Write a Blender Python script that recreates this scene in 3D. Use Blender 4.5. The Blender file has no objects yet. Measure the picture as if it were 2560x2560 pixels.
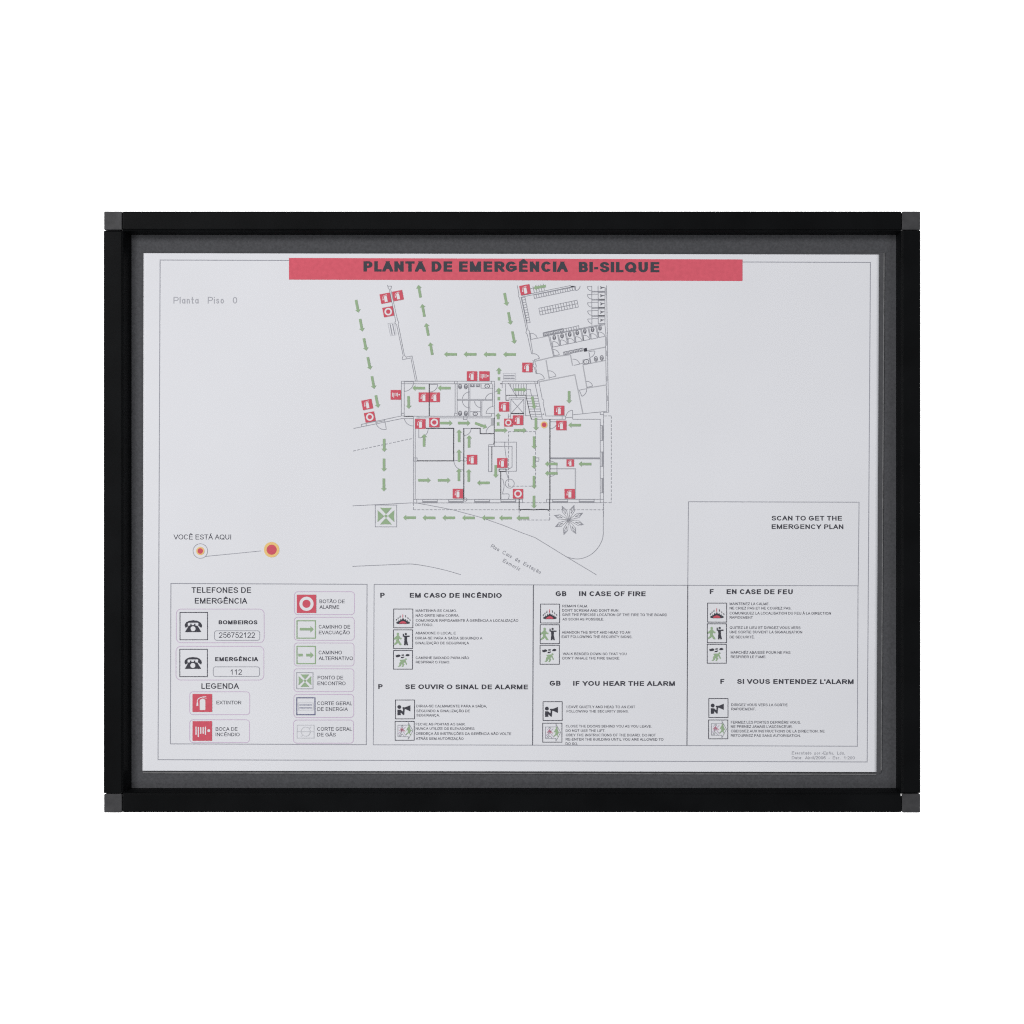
import bpy, math, random
from mathutils import Vector
from mathutils.geometry import tessellate_polygon

scene = bpy.context.scene
C = scene.collection
random.seed(7)

# ------------------------------------------------------------------ camera
S = 0.0002289            # metres per photo pixel on the plane of the sheet (an A3 sheet)
D = 1.6                  # camera to sheet
CX, CZ = 0.08, -0.02     # the lens stands a little to one side, with the back shifted (view camera)
cam_d = bpy.data.cameras.new('camera')
cam = bpy.data.objects.new('camera', cam_d)
C.objects.link(cam)
scene.camera = cam
cam.location = (CX, -D, CZ)
cam.rotation_euler = (math.pi / 2, 0, 0)
W = 2560 * S
cam_d.sensor_width = 36
cam_d.lens = 36 * D / W
cam_d.shift_x = -CX / W
cam_d.shift_y = -CZ / W
cam_d.clip_end = 50
cam_d.clip_start = 0.05

# ------------------------------------------------------------------ world, lamps, exposure
world = bpy.data.worlds.new('World')
scene.world = world
world.use_nodes = True
bg = world.node_tree.nodes['Background']
bg.inputs['Color'].default_value = (0.9, 0.95, 1.0, 1)
bg.inputs['Strength'].default_value = 0.06


def lamp(name, loc, aim, size, power, col=(1, 1, 1)):
    d = bpy.data.lights.new(name, 'AREA')
    d.shape = 'RECTANGLE'
    d.size, d.size_y = size
    d.energy = power
    d.color = col
    o = bpy.data.objects.new(name, d)
    C.objects.link(o)
    o.location = loc
    o.rotation_euler = (Vector(aim) - Vector(loc)).to_track_quat('-Z', 'Y').to_euler()
    return o


lamp('key_softbox', (-1.1, -2.25, 1.2), (-0.05, 0, 0), (1.4, 0.7), 38, (1.0, 0.99, 0.985))
lamp('side_softbox', (-1.55, -2.0, 0.1), (0, 0, 0), (0.6, 1.5), 17.5, (1.0, 0.99, 0.985))
lamp('fill_softbox', (1.6, -2.0, 0.35), (0, 0, 0), (0.6, 1.5), 9.5, (0.96, 0.98, 1.0))
lamp('low_softbox', (0.0, -2.0, -1.35), (0, 0, 0), (1.6, 0.5), 9, (0.98, 0.99, 1.0))
lamp('backdrop_lamp', (-1.8, 0.3, 0.0), (-0.5, 1.5, 0), (0.6, 2.6), 85)  # unseen pair of lamps, added to push the backdrop to plain white
lamp('backdrop_lamp', (1.8, 0.3, 0.0), (0.5, 1.5, 0), (0.6, 2.6), 85)

vs = scene.view_settings
vs.view_transform = 'Standard'
vs.look = 'None'
vs.exposure = 0
vs.gamma = 1
vs.use_curve_mapping = False
scene.cycles.use_denoising = False
scene.cycles.max_bounces = 6
scene.cycles.filter_width = 1.15


# ------------------------------------------------------------------ materials
def srgb(r, g, b):
    f = lambda c: c / 12.92 if c <= 0.04045 else ((c + 0.055) / 1.055) ** 2.4
    return tuple(f(v / 255) for v in (r, g, b)) + (1,)


def material(name, col, rough=0.6, spec=0.3, mottle=0.0, scale=300, bump=0.0, bump_scale=900, detail=3):
    m = bpy.data.materials.new(name)
    m.use_nodes = True
    n, l = m.node_tree.nodes, m.node_tree.links
    p = n['Principled BSDF']
    p.inputs['Base Color'].default_value = col
    p.inputs['Roughness'].default_value = rough
    p.inputs['Specular IOR Level'].default_value = spec
    tc = n.new('ShaderNodeTexCoord')
    if mottle:
        t = n.new('ShaderNodeTexNoise')
        t.inputs['Scale'].default_value = scale
        t.inputs['Detail'].default_value = detail
        l.new(tc.outputs['Object'], t.inputs['Vector'])
        r = n.new('ShaderNodeValToRGB')
        r.color_ramp.elements[0].position = 0.3
        r.color_ramp.elements[1].position = 0.7
        r.color_ramp.elements[0].color = tuple(c * (1 - mottle) for c in col[:3]) + (1,)
        r.color_ramp.elements[1].color = tuple(min(1, c * (1 + mottle)) for c in col[:3]) + (1,)
        l.new(t.outputs['Fac'], r.inputs['Fac'])
        l.new(r.outputs['Color'], p.inputs['Base Color'])
    if bump:
        t = n.new('ShaderNodeTexNoise')
        t.inputs['Scale'].default_value = bump_scale
        t.inputs['Detail'].default_value = 2
        l.new(tc.outputs['Object'], t.inputs['Vector'])
        b = n.new('ShaderNodeBump')
        b.inputs['Strength'].default_value = bump
        b.inputs['Distance'].default_value = 0.0005
        l.new(t.outputs['Fac'], b.inputs['Height'])
        l.new(b.outputs['Normal'], p.inputs['Normal'])
    return m


M = {
    'backdrop': material('white_backdrop', (0.9, 0.9, 0.9, 1), 0.9, 0.0, mottle=0.01, scale=3),
    'paper': material('plan_paper', (0.80, 0.807, 0.845, 1), 0.8, 0.1, mottle=0.018, scale=12, bump=0.03, bump_scale=60),
    'rail': material('black_anodised_aluminium', (0.0046, 0.005, 0.0056, 1), 0.42, 0.055, mottle=0.25, scale=40, bump=0.02, bump_scale=1200),
    'cap': material('dark_grey_plastic', (0.049, 0.049, 0.052, 1), 0.5, 0.25, mottle=0.2, scale=170, bump=0.3, bump_scale=200),
    'backing': material('charcoal_backing', (0.073, 0.0742, 0.0805, 1), 0.75, 0.15, mottle=0.17, scale=850, detail=4, bump=0.12, bump_scale=900),
    'sleeve': material('clear_sleeve_over_charcoal', (0.077, 0.078, 0.084, 1), 0.6, 0.2, mottle=0.1, scale=700),
    'sleeve_edge_glint': material('sleeve_edge_glint', (0.17, 0.17, 0.175, 1), 0.35, 0.5, mottle=0.25, scale=300),  # edge glint put into the colour, lighter than the sleeve itself
    'glint': material('pale_glint', (0.7, 0.7, 0.7, 1), 0.4, 0.5),  # pale tone for the glint at the corner gap
    'red': material('red_print', srgb(213, 93, 109), 0.75, 0.1, mottle=0.05, scale=500),
    'banner': material('red_banner_print', srgb(219, 97, 113), 0.75, 0.1, mottle=0.06, scale=420),
    'green': material('green_print', srgb(156, 183, 146), 0.75, 0.1, mottle=0.06, scale=500),
    'yellow': material('yellow_print', srgb(240, 203, 134), 0.75, 0.1),
    'ink': material('black_print', srgb(72, 72, 80), 0.75, 0.1),
    'text': material('grey_text_print', srgb(70, 70, 82), 0.75, 0.1),
    'line': material('thin_line_print', srgb(155, 156, 164), 0.75, 0.1),
    'fixture': material('fixture_line_print', srgb(122, 122, 131), 0.75, 0.1),
    'border': material('border_line_print', srgb(158, 159, 168), 0.75, 0.1),
    'wall': material('grey_fill_print', srgb(184, 185, 191), 0.75, 0.1),
    'pane': material('window_fill_print', srgb(160, 161, 168), 0.75, 0.1),
    'faint': material('faint_print', srgb(205, 206, 212), 0.75, 0.1),
    'fainttext': material('faint_lettering_print', srgb(176, 177, 184), 0.75, 0.1),
    'credit': material('grey_lettering_print', srgb(150, 151, 159), 0.75, 0.1),
    'lilac': material('lilac_line_print', srgb(207, 187, 212), 0.75, 0.1),
    'navy': material('navy_line_print', srgb(108, 110, 142), 0.75, 0.1),
    'pink': material('pink_line_print', srgb(196, 120, 140), 0.75, 0.1),
    'white': material('unprinted_paper', (0.81, 0.81, 0.84, 1), 0.8, 0.1),
}


# ------------------------------------------------------------------ helpers: objects
def P3(px, py, y=0.0):
    """A point of the photo carried on to the upright plane at depth y."""
    f = (D + y) / D
    return (CX + ((px - 1280) * S - CX) * f, y, CZ + ((1280 - py) * S - CZ) * f)


def link(name, verts, faces, mat, parent=None, smooth=False):
    me = bpy.data.meshes.new(name)
    me.from_pydata(verts, [], faces)
    me.materials.append(mat)
    me.update()
    o = bpy.data.objects.new(name, me)
    C.objects.link(o)
    if parent is not None:
        o.parent = parent
    return o


def thing(name, label, cat):
    o = bpy.data.objects.new(name, None)
    C.objects.link(o)
    o.empty_display_size = 0.05
    o['label'] = label
    o['category'] = cat
    return o


def strokes(pts, w, closed=False, ext0=0.0, ext1=0.0):
    """A line of width w as mitred quads."""
    p = [pts[0]]
    for q in pts[1:]:
        if math.dist(q, p[-1]) > 1e-4:
            p.append(q)
    if closed and math.dist(p[0], p[-1]) < 1e-4:
        p.pop()
    n = len(p)
    if n < 2:
        return []
    h = w / 2
    m = n if closed else n - 1
    d = []
    for i in range(m):
        a, b = p[i], p[(i + 1) % n]
        L = math.dist(a, b)
        d.append(((b[0] - a[0]) / L, (b[1] - a[1]) / L))
    if not closed:
        p[0] = (p[0][0] - d[0][0] * ext0, p[0][1] - d[0][1] * ext0)
        p[-1] = (p[-1][0] + d[-1][0] * ext1, p[-1][1] + d[-1][1] * ext1)
    side = []
    for i in range(n):
        d0, d1 = (d[i - 1], d[i]) if closed else (d[max(i - 1, 0)], d[min(i, m - 1)])
        n0, n1 = (-d0[1], d0[0]), (-d1[1], d1[0])
        mx, my = n0[0] + n1[0], n0[1] + n1[1]
        L2 = mx * mx + my * my
        if L2 < 0.25:
            mx, my, s = n1[0], n1[1], 1
        else:
            s = 2 / L2
        side.append([(p[i][0] + g * mx * s * h, p[i][1] + g * my * s * h) for g in (1, -1)])
    return [[side[i][0], side[i][1], side[(i + 1) % n][1], side[(i + 1) % n][0]] for i in range(m)]


def clip(q, x0, y0, x1, y1):
    """Convex polygon cut to a box."""
    for ax, lim, sg in ((0, x0, 1), (0, x1, -1), (1, y0, 1), (1, y1, -1)):
        out = []
        for a, b in zip(q, q[1:] + q[:1]):
            da, db = sg * (a[ax] - lim), sg * (b[ax] - lim)
            if da >= 0:
                out.append(a)
            if da * db < 0:
                t = da / (da - db)
                out.append((a[0] + (b[0] - a[0]) * t, a[1] + (b[1] - a[1]) * t))
        q = out
        if len(q) < 3:
            return []
    return q


class Ink:
    """Flat print: polygons in photo pixels, laid on the sheet as one mesh."""

    def __init__(self, layer=1):
        self.v, self.f, self.layer, self.k = [], [], layer, 0

    def _y(self):
        self.k += 1
        return -(0.00006 * self.layer + 0.000003 * (self.k % 9))

    def tri(self, loops):
        y = self._y()
        flat = [p for lp in loops for p in lp]
        base = len(self.v)
        self.v += [P3(p[0], p[1], y) for p in flat]
        for t in tessellate_polygon([[Vector((p[0], p[1], 0)) for p in lp] for lp in loops]):
            self.f.append(tuple(base + i for i in t))
        return self

    def poly(self, pts):
        return self.tri([pts])

    def rect(self, x0, y0, x1, y1):
        return self.poly([(x0, y0), (x1, y0), (x1, y1), (x0, y1)])

    def disc(self, cx, cy, r, ry=None, n=32):
        return self.poly([(cx + r * math.cos(2 * math.pi * i / n), cy + (ry or r) * math.sin(2 * math.pi * i / n)) for i in range(n)])

    def ring(self, cx, cy, r, w, ry=None, n=32):
        return self.line([(cx + r * math.cos(2 * math.pi * i / n), cy + (ry or r) * math.sin(2 * math.pi * i / n)) for i in range(n)], w, closed=True)

    def line(self, pts, w, closed=False, cap=False, dash=None):
        if dash:
            if closed:
                pts = pts + [pts[0]]
            for a, b in zip(pts[:-1], pts[1:]):
                L = math.dist(a, b)
                t = 0
                i = 0
                while t < L:
                    e = min(L, t + dash[i % len(dash)])
                    if i % 2 == 0 and e > t:
                        q = lambda s: (a[0] + (b[0] - a[0]) * s / L, a[1] + (b[1] - a[1]) * s / L)
                        self.line([q(t), q(e)], w)
                    t = e
                    i += 1
            return self
        self._yy = self._y()
        for q in strokes(pts, w, closed, w / 2 if cap else 0, w / 2 if cap else 0):
            self.convex(q)
        return self

    def convex(self, q):
        y = self._yy
        base = len(self.v)
        self.v += [P3(a, b, y) for a, b in q]
        self.f.append(tuple(range(base, base + len(q))))

    def box(self, x0, y0, x1, y1, w):
        return self.line([(x0, y0), (x1, y0), (x1, y1), (x0, y1)], w, closed=True)

    def rbox(self, x0, y0, x1, y1, r, w):
        p = []
        for cx, cy, a in ((x1 - r, y0 + r, -90), (x1 - r, y1 - r, 0), (x0 + r, y1 - r, 90), (x0 + r, y0 + r, 180)):
            p += [(cx + r * math.cos(math.radians(a + t)), cy + r * math.sin(math.radians(a + t))) for t in range(0, 91, 15)]
        return self.line(p, w, closed=True)

    def arc(self, c, a, b, w, n=9):
        """Door swing round c from point a to point b, the short way."""
        r0, r1 = math.dist(c, a), math.dist(c, b)
        t0, t1 = math.atan2(a[1] - c[1], a[0] - c[0]), math.atan2(b[1] - c[1], b[0] - c[0])
        while t1 - t0 > math.pi:
            t1 -= 2 * math.pi
        while t1 - t0 < -math.pi:
            t1 += 2 * math.pi
        q = []
        for i in range(n + 1):
            s = i / n
            t, r = t0 + (t1 - t0) * s, r0 + (r1 - r0) * s
            q.append((c[0] + r * math.cos(t), c[1] + r * math.sin(t)))
        return self.line(q, w)

    def build(self, name, mat, parent):
        return link(name, self.v, self.f, M[mat], parent)


def tile(ox, oy, k):
    def f(*c):
        if len(c) == 2:
            return (ox + c[0] * k, oy + c[1] * k)
        return [(ox + c[i] * k, oy + c[i + 1] * k) for i in range(0, len(c), 2)]
    f.k = k
    return f


K5 = 380 / 1932
T1, T2, T3, T4 = tile(860, 680, K5), tile(1200, 680, K5), tile(860, 1000, K5), tile(1200, 1000, K5)
T8 = tile(870, 1240, 660 / 1932)
T9 = tile(1250, 930, 190 / 1932)
KL = 260 / 1932
L1, L2, L3, L4 = tile(410, 1450, KL), tile(410, 1650, KL), tile(670, 1450, KL), tile(670, 1650, KL)
V5 = tile(400, 1300, 320 / 1932)
P1, P2 = tile(930, 1450, 410 / 1932), tile(930, 1680, 410 / 1932)
G1, G2 = tile(1330, 1450, 400 / 1932), tile(1330, 1680, 400 / 1932)
F1, F2 = tile(1710, 1450, 450 / 1932), tile(1710, 1680, 450 / 1932)
Q1 = tile(1700, 1240, 460 / 1932)
N1 = tile(420, 730, 200 / 1932)
R1 = tile(1210, 1340, 160 / 1932)
B1, B2 = tile(700, 630, 600 / 1932), tile(1260, 630, 620 / 1932)


# ------------------------------------------------------------------ helpers: lettering
def E(cx, cy, rx, ry, a0, a1, n=10):
    return [(cx + rx * math.cos(math.radians(a0 + (a1 - a0) * i / n)), cy + ry * math.sin(math.radians(a0 + (a1 - a0) * i / n))) for i in range(n + 1)]


def CR(pts, n=4):
    q = [pts[0]] + list(pts) + [pts[-1]]
    out = []
    for i in range(1, len(q) - 2):
        for j in range(n):
            t = j / n
            out.append(tuple(0.5 * (2 * q[i][a] + (q[i + 1][a] - q[i - 1][a]) * t + (2 * q[i - 1][a] - 5 * q[i][a] + 4 * q[i + 1][a] - q[i + 2][a]) * t * t
                             + (3 * q[i][a] - q[i - 1][a] - 3 * q[i + 1][a] + q[i + 2][a]) * t ** 3) for a in (0, 1)))
    return out + [pts[-1]]


O_ = E(.5, .5, .5, .5, 0, 360, 28)
S_ = CR([(.95, .72), (.84, .92), (.5, 1), (.17, .92), (.05, .74), (.16, .6), (.5, .51), (.86, .41), (1, .26), (.86, .07), (.5, 0), (.14, .08), (0, .3)])
PB = [(0, 1), (.6, 1)] + E(.6, .73, .4, .27, 90, -90) + [(0, .46)]
ST = [(0, 0), (0, 1)]
# letter: advance, left bearing, width (cap heights), centre lines
GL = {
    'A': (.93, 0, .93, [[(0, 0), (.5, 1), (1, 0)], [(.19, .33), (.81, .33)]]),
    'B': (.93, .1, .76, [ST, [(0, 1), (.58, 1)] + E(.58, .76, .35, .24, 90, -90) + [(0, .52)], [(.5, .52)] + E(.6, .26, .4, .26, 90, -90) + [(0, 0)]]),
    'C': (1.01, .06, .89, [E(.5, .5, .5, .5, 36, 324, 22)]),
    'D': (1.01, .1, .84, [ST, [(0, 1), (.45, 1)] + E(.45, .5, .55, .5, 90, -90, 14) + [(0, 0)]]),
    'E': (.93, .11, .74, [[(1, 0), (0, 0), (0, 1), (1, 1)], [(0, .52), (.93, .52)]]),
    'F': (.85, .11, .67, [[(0, 0), (0, 1), (1, 1)], [(0, .5), (.84, .5)]]),
    'G': (1.09, .06, .94, [E(.5, .5, .5, .5, 38, 318, 22) + [(1, .2), (1, .46), (.56, .46)]]),
    'H': (1.01, .11, .79, [[(0, 0), (0, 1)], [(1, 0), (1, 1)], [(0, .52), (1, .52)]]),
    'I': (.39, .13, .13, [[(.5, 0), (.5, 1)]]),
    'J': (.7, .04, .52, [[(1, 1), (1, .28)] + E(.5, .28, .5, .28, 0, -180)]),
    'K': (.93, .1, .83, [[(0, 0), (0, 1)], [(.95, 1), (.05, .38)], [(.35, .6), (1, 0)]]),
    'L': (.78, .1, .63, [[(0, 1), (0, 0), (1, 0)]]),
    'M': (1.16, .1, .96, [[(0, 0), (0, 1), (.5, .02), (1, 1), (1, 0)]]),
    'N': (1.01, .1, .8, [[(0, 0), (0, 1), (1, 0), (1, 1)]]),
    'O': (1.09, .06, .97, [O_]),
    'P': (.93, .11, .77, [PB, ST]),
    'Q': (1.09, .06, .97, [O_, [(.62, .24), (.98, -.04)]]),
    'R': (1.01, .11, .86, [PB, ST, [(.48, .46), (1, 0)]]),
    'S': (.93, .06, .81, [S_]),
    'T': (.85, .03, .79, [[(0, 1), (1, 1)], [(.5, 1), (.5, 0)]]),
    'U': (1.01, .11, .79, [[(0, 1), (0, .38)] + E(.5, .38, .5, .38, 180, 360, 12) + [(1, 1)]]),
    'V': (.93, 0, .93, [[(0, 1), (.5, 0), (1, 1)]]),
    'W': (1.32, 0, 1.31, [[(0, 1), (.26, 0), (.5, 1), (.74, 0), (1, 1)]]),
    'X': (.93, .02, .89, [[(0, 0), (1, 1)], [(0, 1), (1, 0)]]),
    'Y': (.93, .01, .91, [[(0, 1), (.5, .42), (1, 1)], [(.5, .42), (.5, 0)]]),
    'Z': (.85, .03, .78, [[(0, 1), (1, 1), (0, 0), (1, 0)]]),
    '0': (.78, .06, .65, [O_]),
    '1': (.78, .15, .36, [[(0, .72), (.75, .95), (1, 1), (1, 0)]]),
    '2': (.78, .04, .68, [CR([(.03, .7), (.15, .92), (.5, 1), (.86, .92), (.97, .72), (.83, .48), (.4, .24), (0, 0)]) + [(1, 0)]]),
    '5': (.78, .05, .68, [[(.92, 1), (.22, 1), (.08, .48)] + CR([(.08, .48), (.3, .62), (.6, .64), (.92, .5), (1, .3), (.86, .07), (.5, 0), (.14, .08), (0, .24)])]),
    '6': (.78, .05, .68, [E(.5, .32, .5, .32, 0, 360, 18), CR([(.93, .78), (.78, .97), (.5, 1), (.15, .82), (0, .45), (0, .32)])]),
    '7': (.78, .06, .65, [[(0, 1), (1, 1)] + CR([(1, 1), (.62, .6), (.4, .25), (.33, 0)])]),
    '.': (.39, .13, .13, [[(.5, 0), (.5, .01)]]),
    ',': (.39, .13, .13, [[(.5, .02), (.3, -.14)]]),
    ':': (.39, .13, .13, [[(.5, 0), (.5, .01)], [(.5, .58), (.5, .59)]]),
    "'": (.27, .07, .13, [[(.5, 1), (.5, .78)]]),
    '´': (.46, .12, .22, [[(.2, .84), (.8, 1)]]),
    '-': (.47, .06, .34, [[(0, .36), (1, .36)]]),
    '/': (.45, .02, .4, [[(0, -.1), (1, 1.05)]]),
    ' ': (.39, 0, 0, []),
}


def low(w, strokes):
    return (w + .22, .11, w, strokes)


RND = E(.5, .33, .5, .33, 0, 360, 18)
# single-line draughting letters
GL.update({
    'a': low(.5, [RND, [(1, .66), (1, 0)]]), 'o': low(.5, [RND]), 'd': low(.5, [RND, [(1, 1), (1, 0)]]), 'b': low(.5, [RND, [(0, 1), (0, 0)]]),
    'p': low(.5, [RND, [(0, .66), (0, -.3)]]), 'c': low(.48, [E(.5, .33, .5, .33, 40, 320, 14)]), 'l': low(.1, [[(.5, 0), (.5, 1)]]),
    'i': low(.1, [[(.5, 0), (.5, .66)], [(.5, .95), (.5, .97)]]), 'n': low(.45, [[(0, 0), (0, .66)], [(0, .4)] + E(.5, .4, .5, .26, 180, 0) + [(1, 0)]]),
    'm': low(.78, [[(0, 0), (0, .66)], [(0, .45)] + E(.25, .45, .25, .21, 180, 0) + [(.5, 0)], [(.5, .45)] + E(.75, .45, .25, .21, 180, 0) + [(1, 0)]]),
    't': low(.36, [[(.4, 1), (.4, .12), (.55, 0), (.95, 0)], [(0, .66), (.95, .66)]]), 's': low(.42, [[(x, y * .66) for x, y in S_]]),
    'u': low(.45, [[(0, .66), (0, .25)] + E(.5, .25, .5, .25, 180, 360) + [(1, .66)], [(1, .3), (1, 0)]]), 'r': low(.3, [[(0, 0), (0, .66)], [(0, .38)] + E(.8, .36, .8, .3, 180, 80)]),
    'z': low(.42, [[(0, .66), (1, .66), (0, 0), (1, 0)]]), 'x': low(.42, [[(0, .66), (1, 0)], [(1, .66), (0, 0)]]),
    'e': low(.48, [[(0, .35), (1, .35)] + E(.5, .33, .5, .33, 5, 318, 16)]), 'f': low(.32, [[(1, 1), (.7, 1), (.45, .85), (.45, 0)], [(0, .66), (.95, .66)]]),
})
ACC = {'^': [[(.24, 1.13), (.5, 1.29), (.76, 1.13)]], '~': [CR([(.2, 1.14), (.36, 1.24), (.62, 1.14), (.8, 1.25)])], '/': [[(.42, 1.13), (.64, 1.3)]], '\\': [[(.58, 1.13), (.36, 1.3)]],
       ',': [[(.5, 0), (.48, -.1), (.62, -.17), (.4, -.25)]]}
for ch, b, a in (('Ê', 'E', '^'), ('Ã', 'A', '~'), ('Õ', 'O', '~'), ('Á', 'A', '/'), ('À', 'A', '\\'), ('É', 'E', '/'), ('Í', 'I', '/'), ('Ç', 'C', ','), ('ç', 'c', ',')):
    g = GL[b]
    GL[ch] = g[:3] + (g[3] + [[((x - .5) * (5 if b == 'I' else 1) + .5, y) for x, y in s] for s in ACC[a]],)
g = GL['a']
GL['ã'] = g[:3] + (g[3] + [CR([(.1, .8), (.32, .92), (.66, .8), (.9, .93)])],)


def lettering(ink, s, x0, x1, base, cap, weight, slope=0.0, rot=None, space=None, fat=1.08):
    """Write s from x0 to x1 on the line through base, cap px high; WEIGHT is a level stroke in cap heights, uprights are FAT times that."""
    gl = []
    x = 0
    for ch in s:
        a, lb, w, st = GL[ch]
        if ch == ' ' and space:
            a = space
        gl.append((ch, x, lb, w, st))
        x += a
    inked = [q for q in gl if q[4]]
    lo = inked[0][1] + inked[0][2]
    hi = inked[-1][1] + inked[-1][2] + inked[-1][3]
    k = (x1 - x0) / (hi - lo) / fat          # letters are drawn narrow, then widened by FAT
    h = weight * cap / 2
    ca, sa = (math.cos(rot), math.sin(rot)) if rot is not None else (1, slope)
    for ch, gx, lb, w, st in gl:
        xl, xr = (gx + lb - lo) * k + h, (gx + lb + w - lo) * k - h
        if xr < xl:
            xl = xr = (xl + xr) / 2
        for pts in st:
            inside = not ch.islower() and ch != '/' and all(-.001 <= y <= 1.001 for _, y in pts)
            q = [(xl + px * (xr - xl), h + py * (cap - 2 * h)) for px, py in pts]
            closed = len(q) > 6 and math.dist(q[0], q[-1]) < 1e-3
            runs = [[q[0]]]
            for i in range(1, len(q)):
                runs[-1].append(q[i])
                if i < len(q) - 1 and not closed:
                    ax, ay, bx_, by = q[i][0] - q[i - 1][0], q[i][1] - q[i - 1][1], q[i + 1][0] - q[i][0], q[i + 1][1] - q[i][1]
                    if (ax * bx_ + ay * by) < -.15 * math.hypot(ax, ay) * math.hypot(bx_, by):
                        runs.append([q[i]])
            for r in runs:
                ink._yy = ink._y()
                if closed:
                    quads = strokes(r, 2 * h, True)
                else:
                    ext = []
                    for a, b in ((r[0], r[1]), (r[-1], r[-2])):
                        dx, dy = abs(a[0] - b[0]), abs(a[1] - b[1])
                        ext.append(h if min(dx, dy) < .02 * max(dx, dy) + 1e-9 else (1.9 * h if len(r) <= 4 and inside else (h * .8 if len(r) <= 4 else 0)))
                    quads = strokes(r, 2 * h, False, *ext)
                for c in quads:
                    if inside:
                        c = clip(c, xl - h, 0, xr + h, cap)
                    if len(c) > 2:
                        out = []
                        for u, v in c:
                            u, v = u * fat, -v
                            out.append((x0 + u, base + v + slope * u) if rot is None else (x0 + u * ca - v * sa, base + u * sa + v * ca))
                        ink.convex(out)


SL = 0.0019


def write(ink, t, rows, weight, fat=1.08):
    for s, x0, x1, yb, yt in rows:
        a, b = t(x0, yb), t(x1, yt)
        lettering(ink, s, a[0], b[0], a[1], a[1] - b[1], weight, SL, fat=fat)


# ------------------------------------------------------------------ backdrop
bd = link('backdrop', [(-4, 1.5, -2.5), (4, 1.5, -2.5), (4, 1.5, 2.5), (-4, 1.5, 2.5)], [(0, 1, 2, 3)], M['backdrop'])
bd['kind'] = 'structure'

# ------------------------------------------------------------------ display frame
YF = -0.0080             # front face of the rails
YB = 0.0016              # backing panel
frame = thing('display_frame', 'black aluminium display frame with dark grey plastic corner caps', 'frame')
X0, _, Z1 = P3(258.6, 528.2, YF)
X1, _, Z0 = P3(2301.6, 2031.0, YF)
CAP = 0.0106
GAP = 0.0004
# profile: (distance in from the outer edge, depth)
PROF = [(0.0, 0.009), (0.0, YF + 0.0008), (0.0002, YF + 0.0003), (0.0007, YF), (0.0099, YF), (0.0103, YF + 0.0002), (0.0105, YF + 0.0009), (0.0109, YF + 0.0011),
        (0.0112, YF + 0.0008), (0.0114, YF + 0.0011), (0.6, YF + 0.005), (1.0, YB - 0.0002), (1.0, 0.009)]
LIP = {'left': 0.0142, 'top': 0.0124, 'right': 0.0132, 'bottom': 0.0131}


def rail(side):
    horiz = side in ('top', 'bottom')
    a0, a1 = (X0, X1) if horiz else (Z0, Z1)
    secs = []
    for end in (0, 1):
        rows = []
        other = ('left', 'right')[end] if horiz else ('bottom', 'top')[end]
        cut = 0.0006 if (side, end) in (('left', 1), ('right', 0)) else 0.00008
        for st, inset in ((0.0, 1), (0.0007, 0)):
            row = []
            for u, d in PROF:
                wide = lambda sd: 0.0114 + (LIP[sd] - 0.0114) * u if u > 0.5 else u
                al = max(CAP + GAP, wide(other))
                uu, dd = wide(side), d
                if inset:
                    if u == 0:
                        uu = cut
                    if d == YF or d == YF + 0.0003:
                        dd = d + cut * 0.8
                al += st
                pos = a0 + al if end == 0 else a1 - al
                if side == 'top':
                    row.append((pos, dd, Z1 - uu))
                elif side == 'bottom':
                    row.append((pos, dd, Z0 + uu))
                elif side == 'left':
                    row.append((X0 + uu, dd, pos))
                else:
                    row.append((X1 - uu, dd, pos))
            rows.append(row)
        secs += rows if end == 0 else rows[::-1]
    n = len(PROF)
    v = [p for r in secs for p in r]
    f = []
    for i in range(len(secs) - 1):
        for j in range(n):
            f.append((i * n + j, i * n + (j + 1) % n, (i + 1) * n + (j + 1) % n, (i + 1) * n + j))
    f.append(tuple(range(n)))
    f.append(tuple((len(secs) - 1) * n + j for j in range(n))[::-1])
    return link('frame_rail', v, f, M['rail'], frame)


for sd in ('top', 'bottom', 'left', 'right'):
    rail(sd)


def bevel_box(x0, x1, y0, y1, z0, z1, b):
    """Box with softened edges: (verts, faces)."""
    import bmesh
    bm = bmesh.new()
    bmesh.ops.create_cube(bm, size=1)
    for q in bm.verts:
        q.co = Vector((x0 if q.co.x < 0 else x1, y0 if q.co.y < 0 else y1, z0 if q.co.z < 0 else z1))
    bmesh.ops.bevel(bm, geom=list(bm.edges), offset=b, segments=3, profile=0.5, affect='EDGES')
    bm.verts.index_update()
    v = [tuple(q.co) for q in bm.verts]
    f = [tuple(q.index for q in fc.verts) for fc in bm.faces]
    bm.free()
    return v, f


for sx in (0, 1):
    for sz in (0, 1):
        xa, xb = (X0 + 0.0002, X0 + CAP) if sx == 0 else (X1 - CAP, X1 - 0.0001)
        za, zb = (Z0 - 0.0002, Z0 + CAP - 0.0001) if sz == 0 else (Z1 - CAP, Z1)
        v, f = bevel_box(xa, xb, YF + 0.0001, 0.0095, za, zb, 0.0006)
        # tongues that slide into the two rails
        for tx, tz in ((1, 0), (0, 1)):
            x2, x3 = (xa + .0012, xb - .0012)
            z2, z3 = (za + .0012, zb - .0012)
            if tx:
                x3, x2 = (x3 + .004, x2) if sx == 0 else (x3, x2 - .004)
            if tz:
                z3, z2 = (z3 + .004, z2) if sz == 0 else (z3, z2 - .004)
            y2 = YF + 0.0022 + 0.0003 * tx
            v2, f2 = bevel_box(x2, x3, y2, 0.0088 - 0.0002 * tx, z2, z3, 0.0003)
            f += [tuple(i + len(v) for i in q) for q in f2]
            v += v2
        link('corner_cap', v, f, M['cap'], frame)
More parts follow.
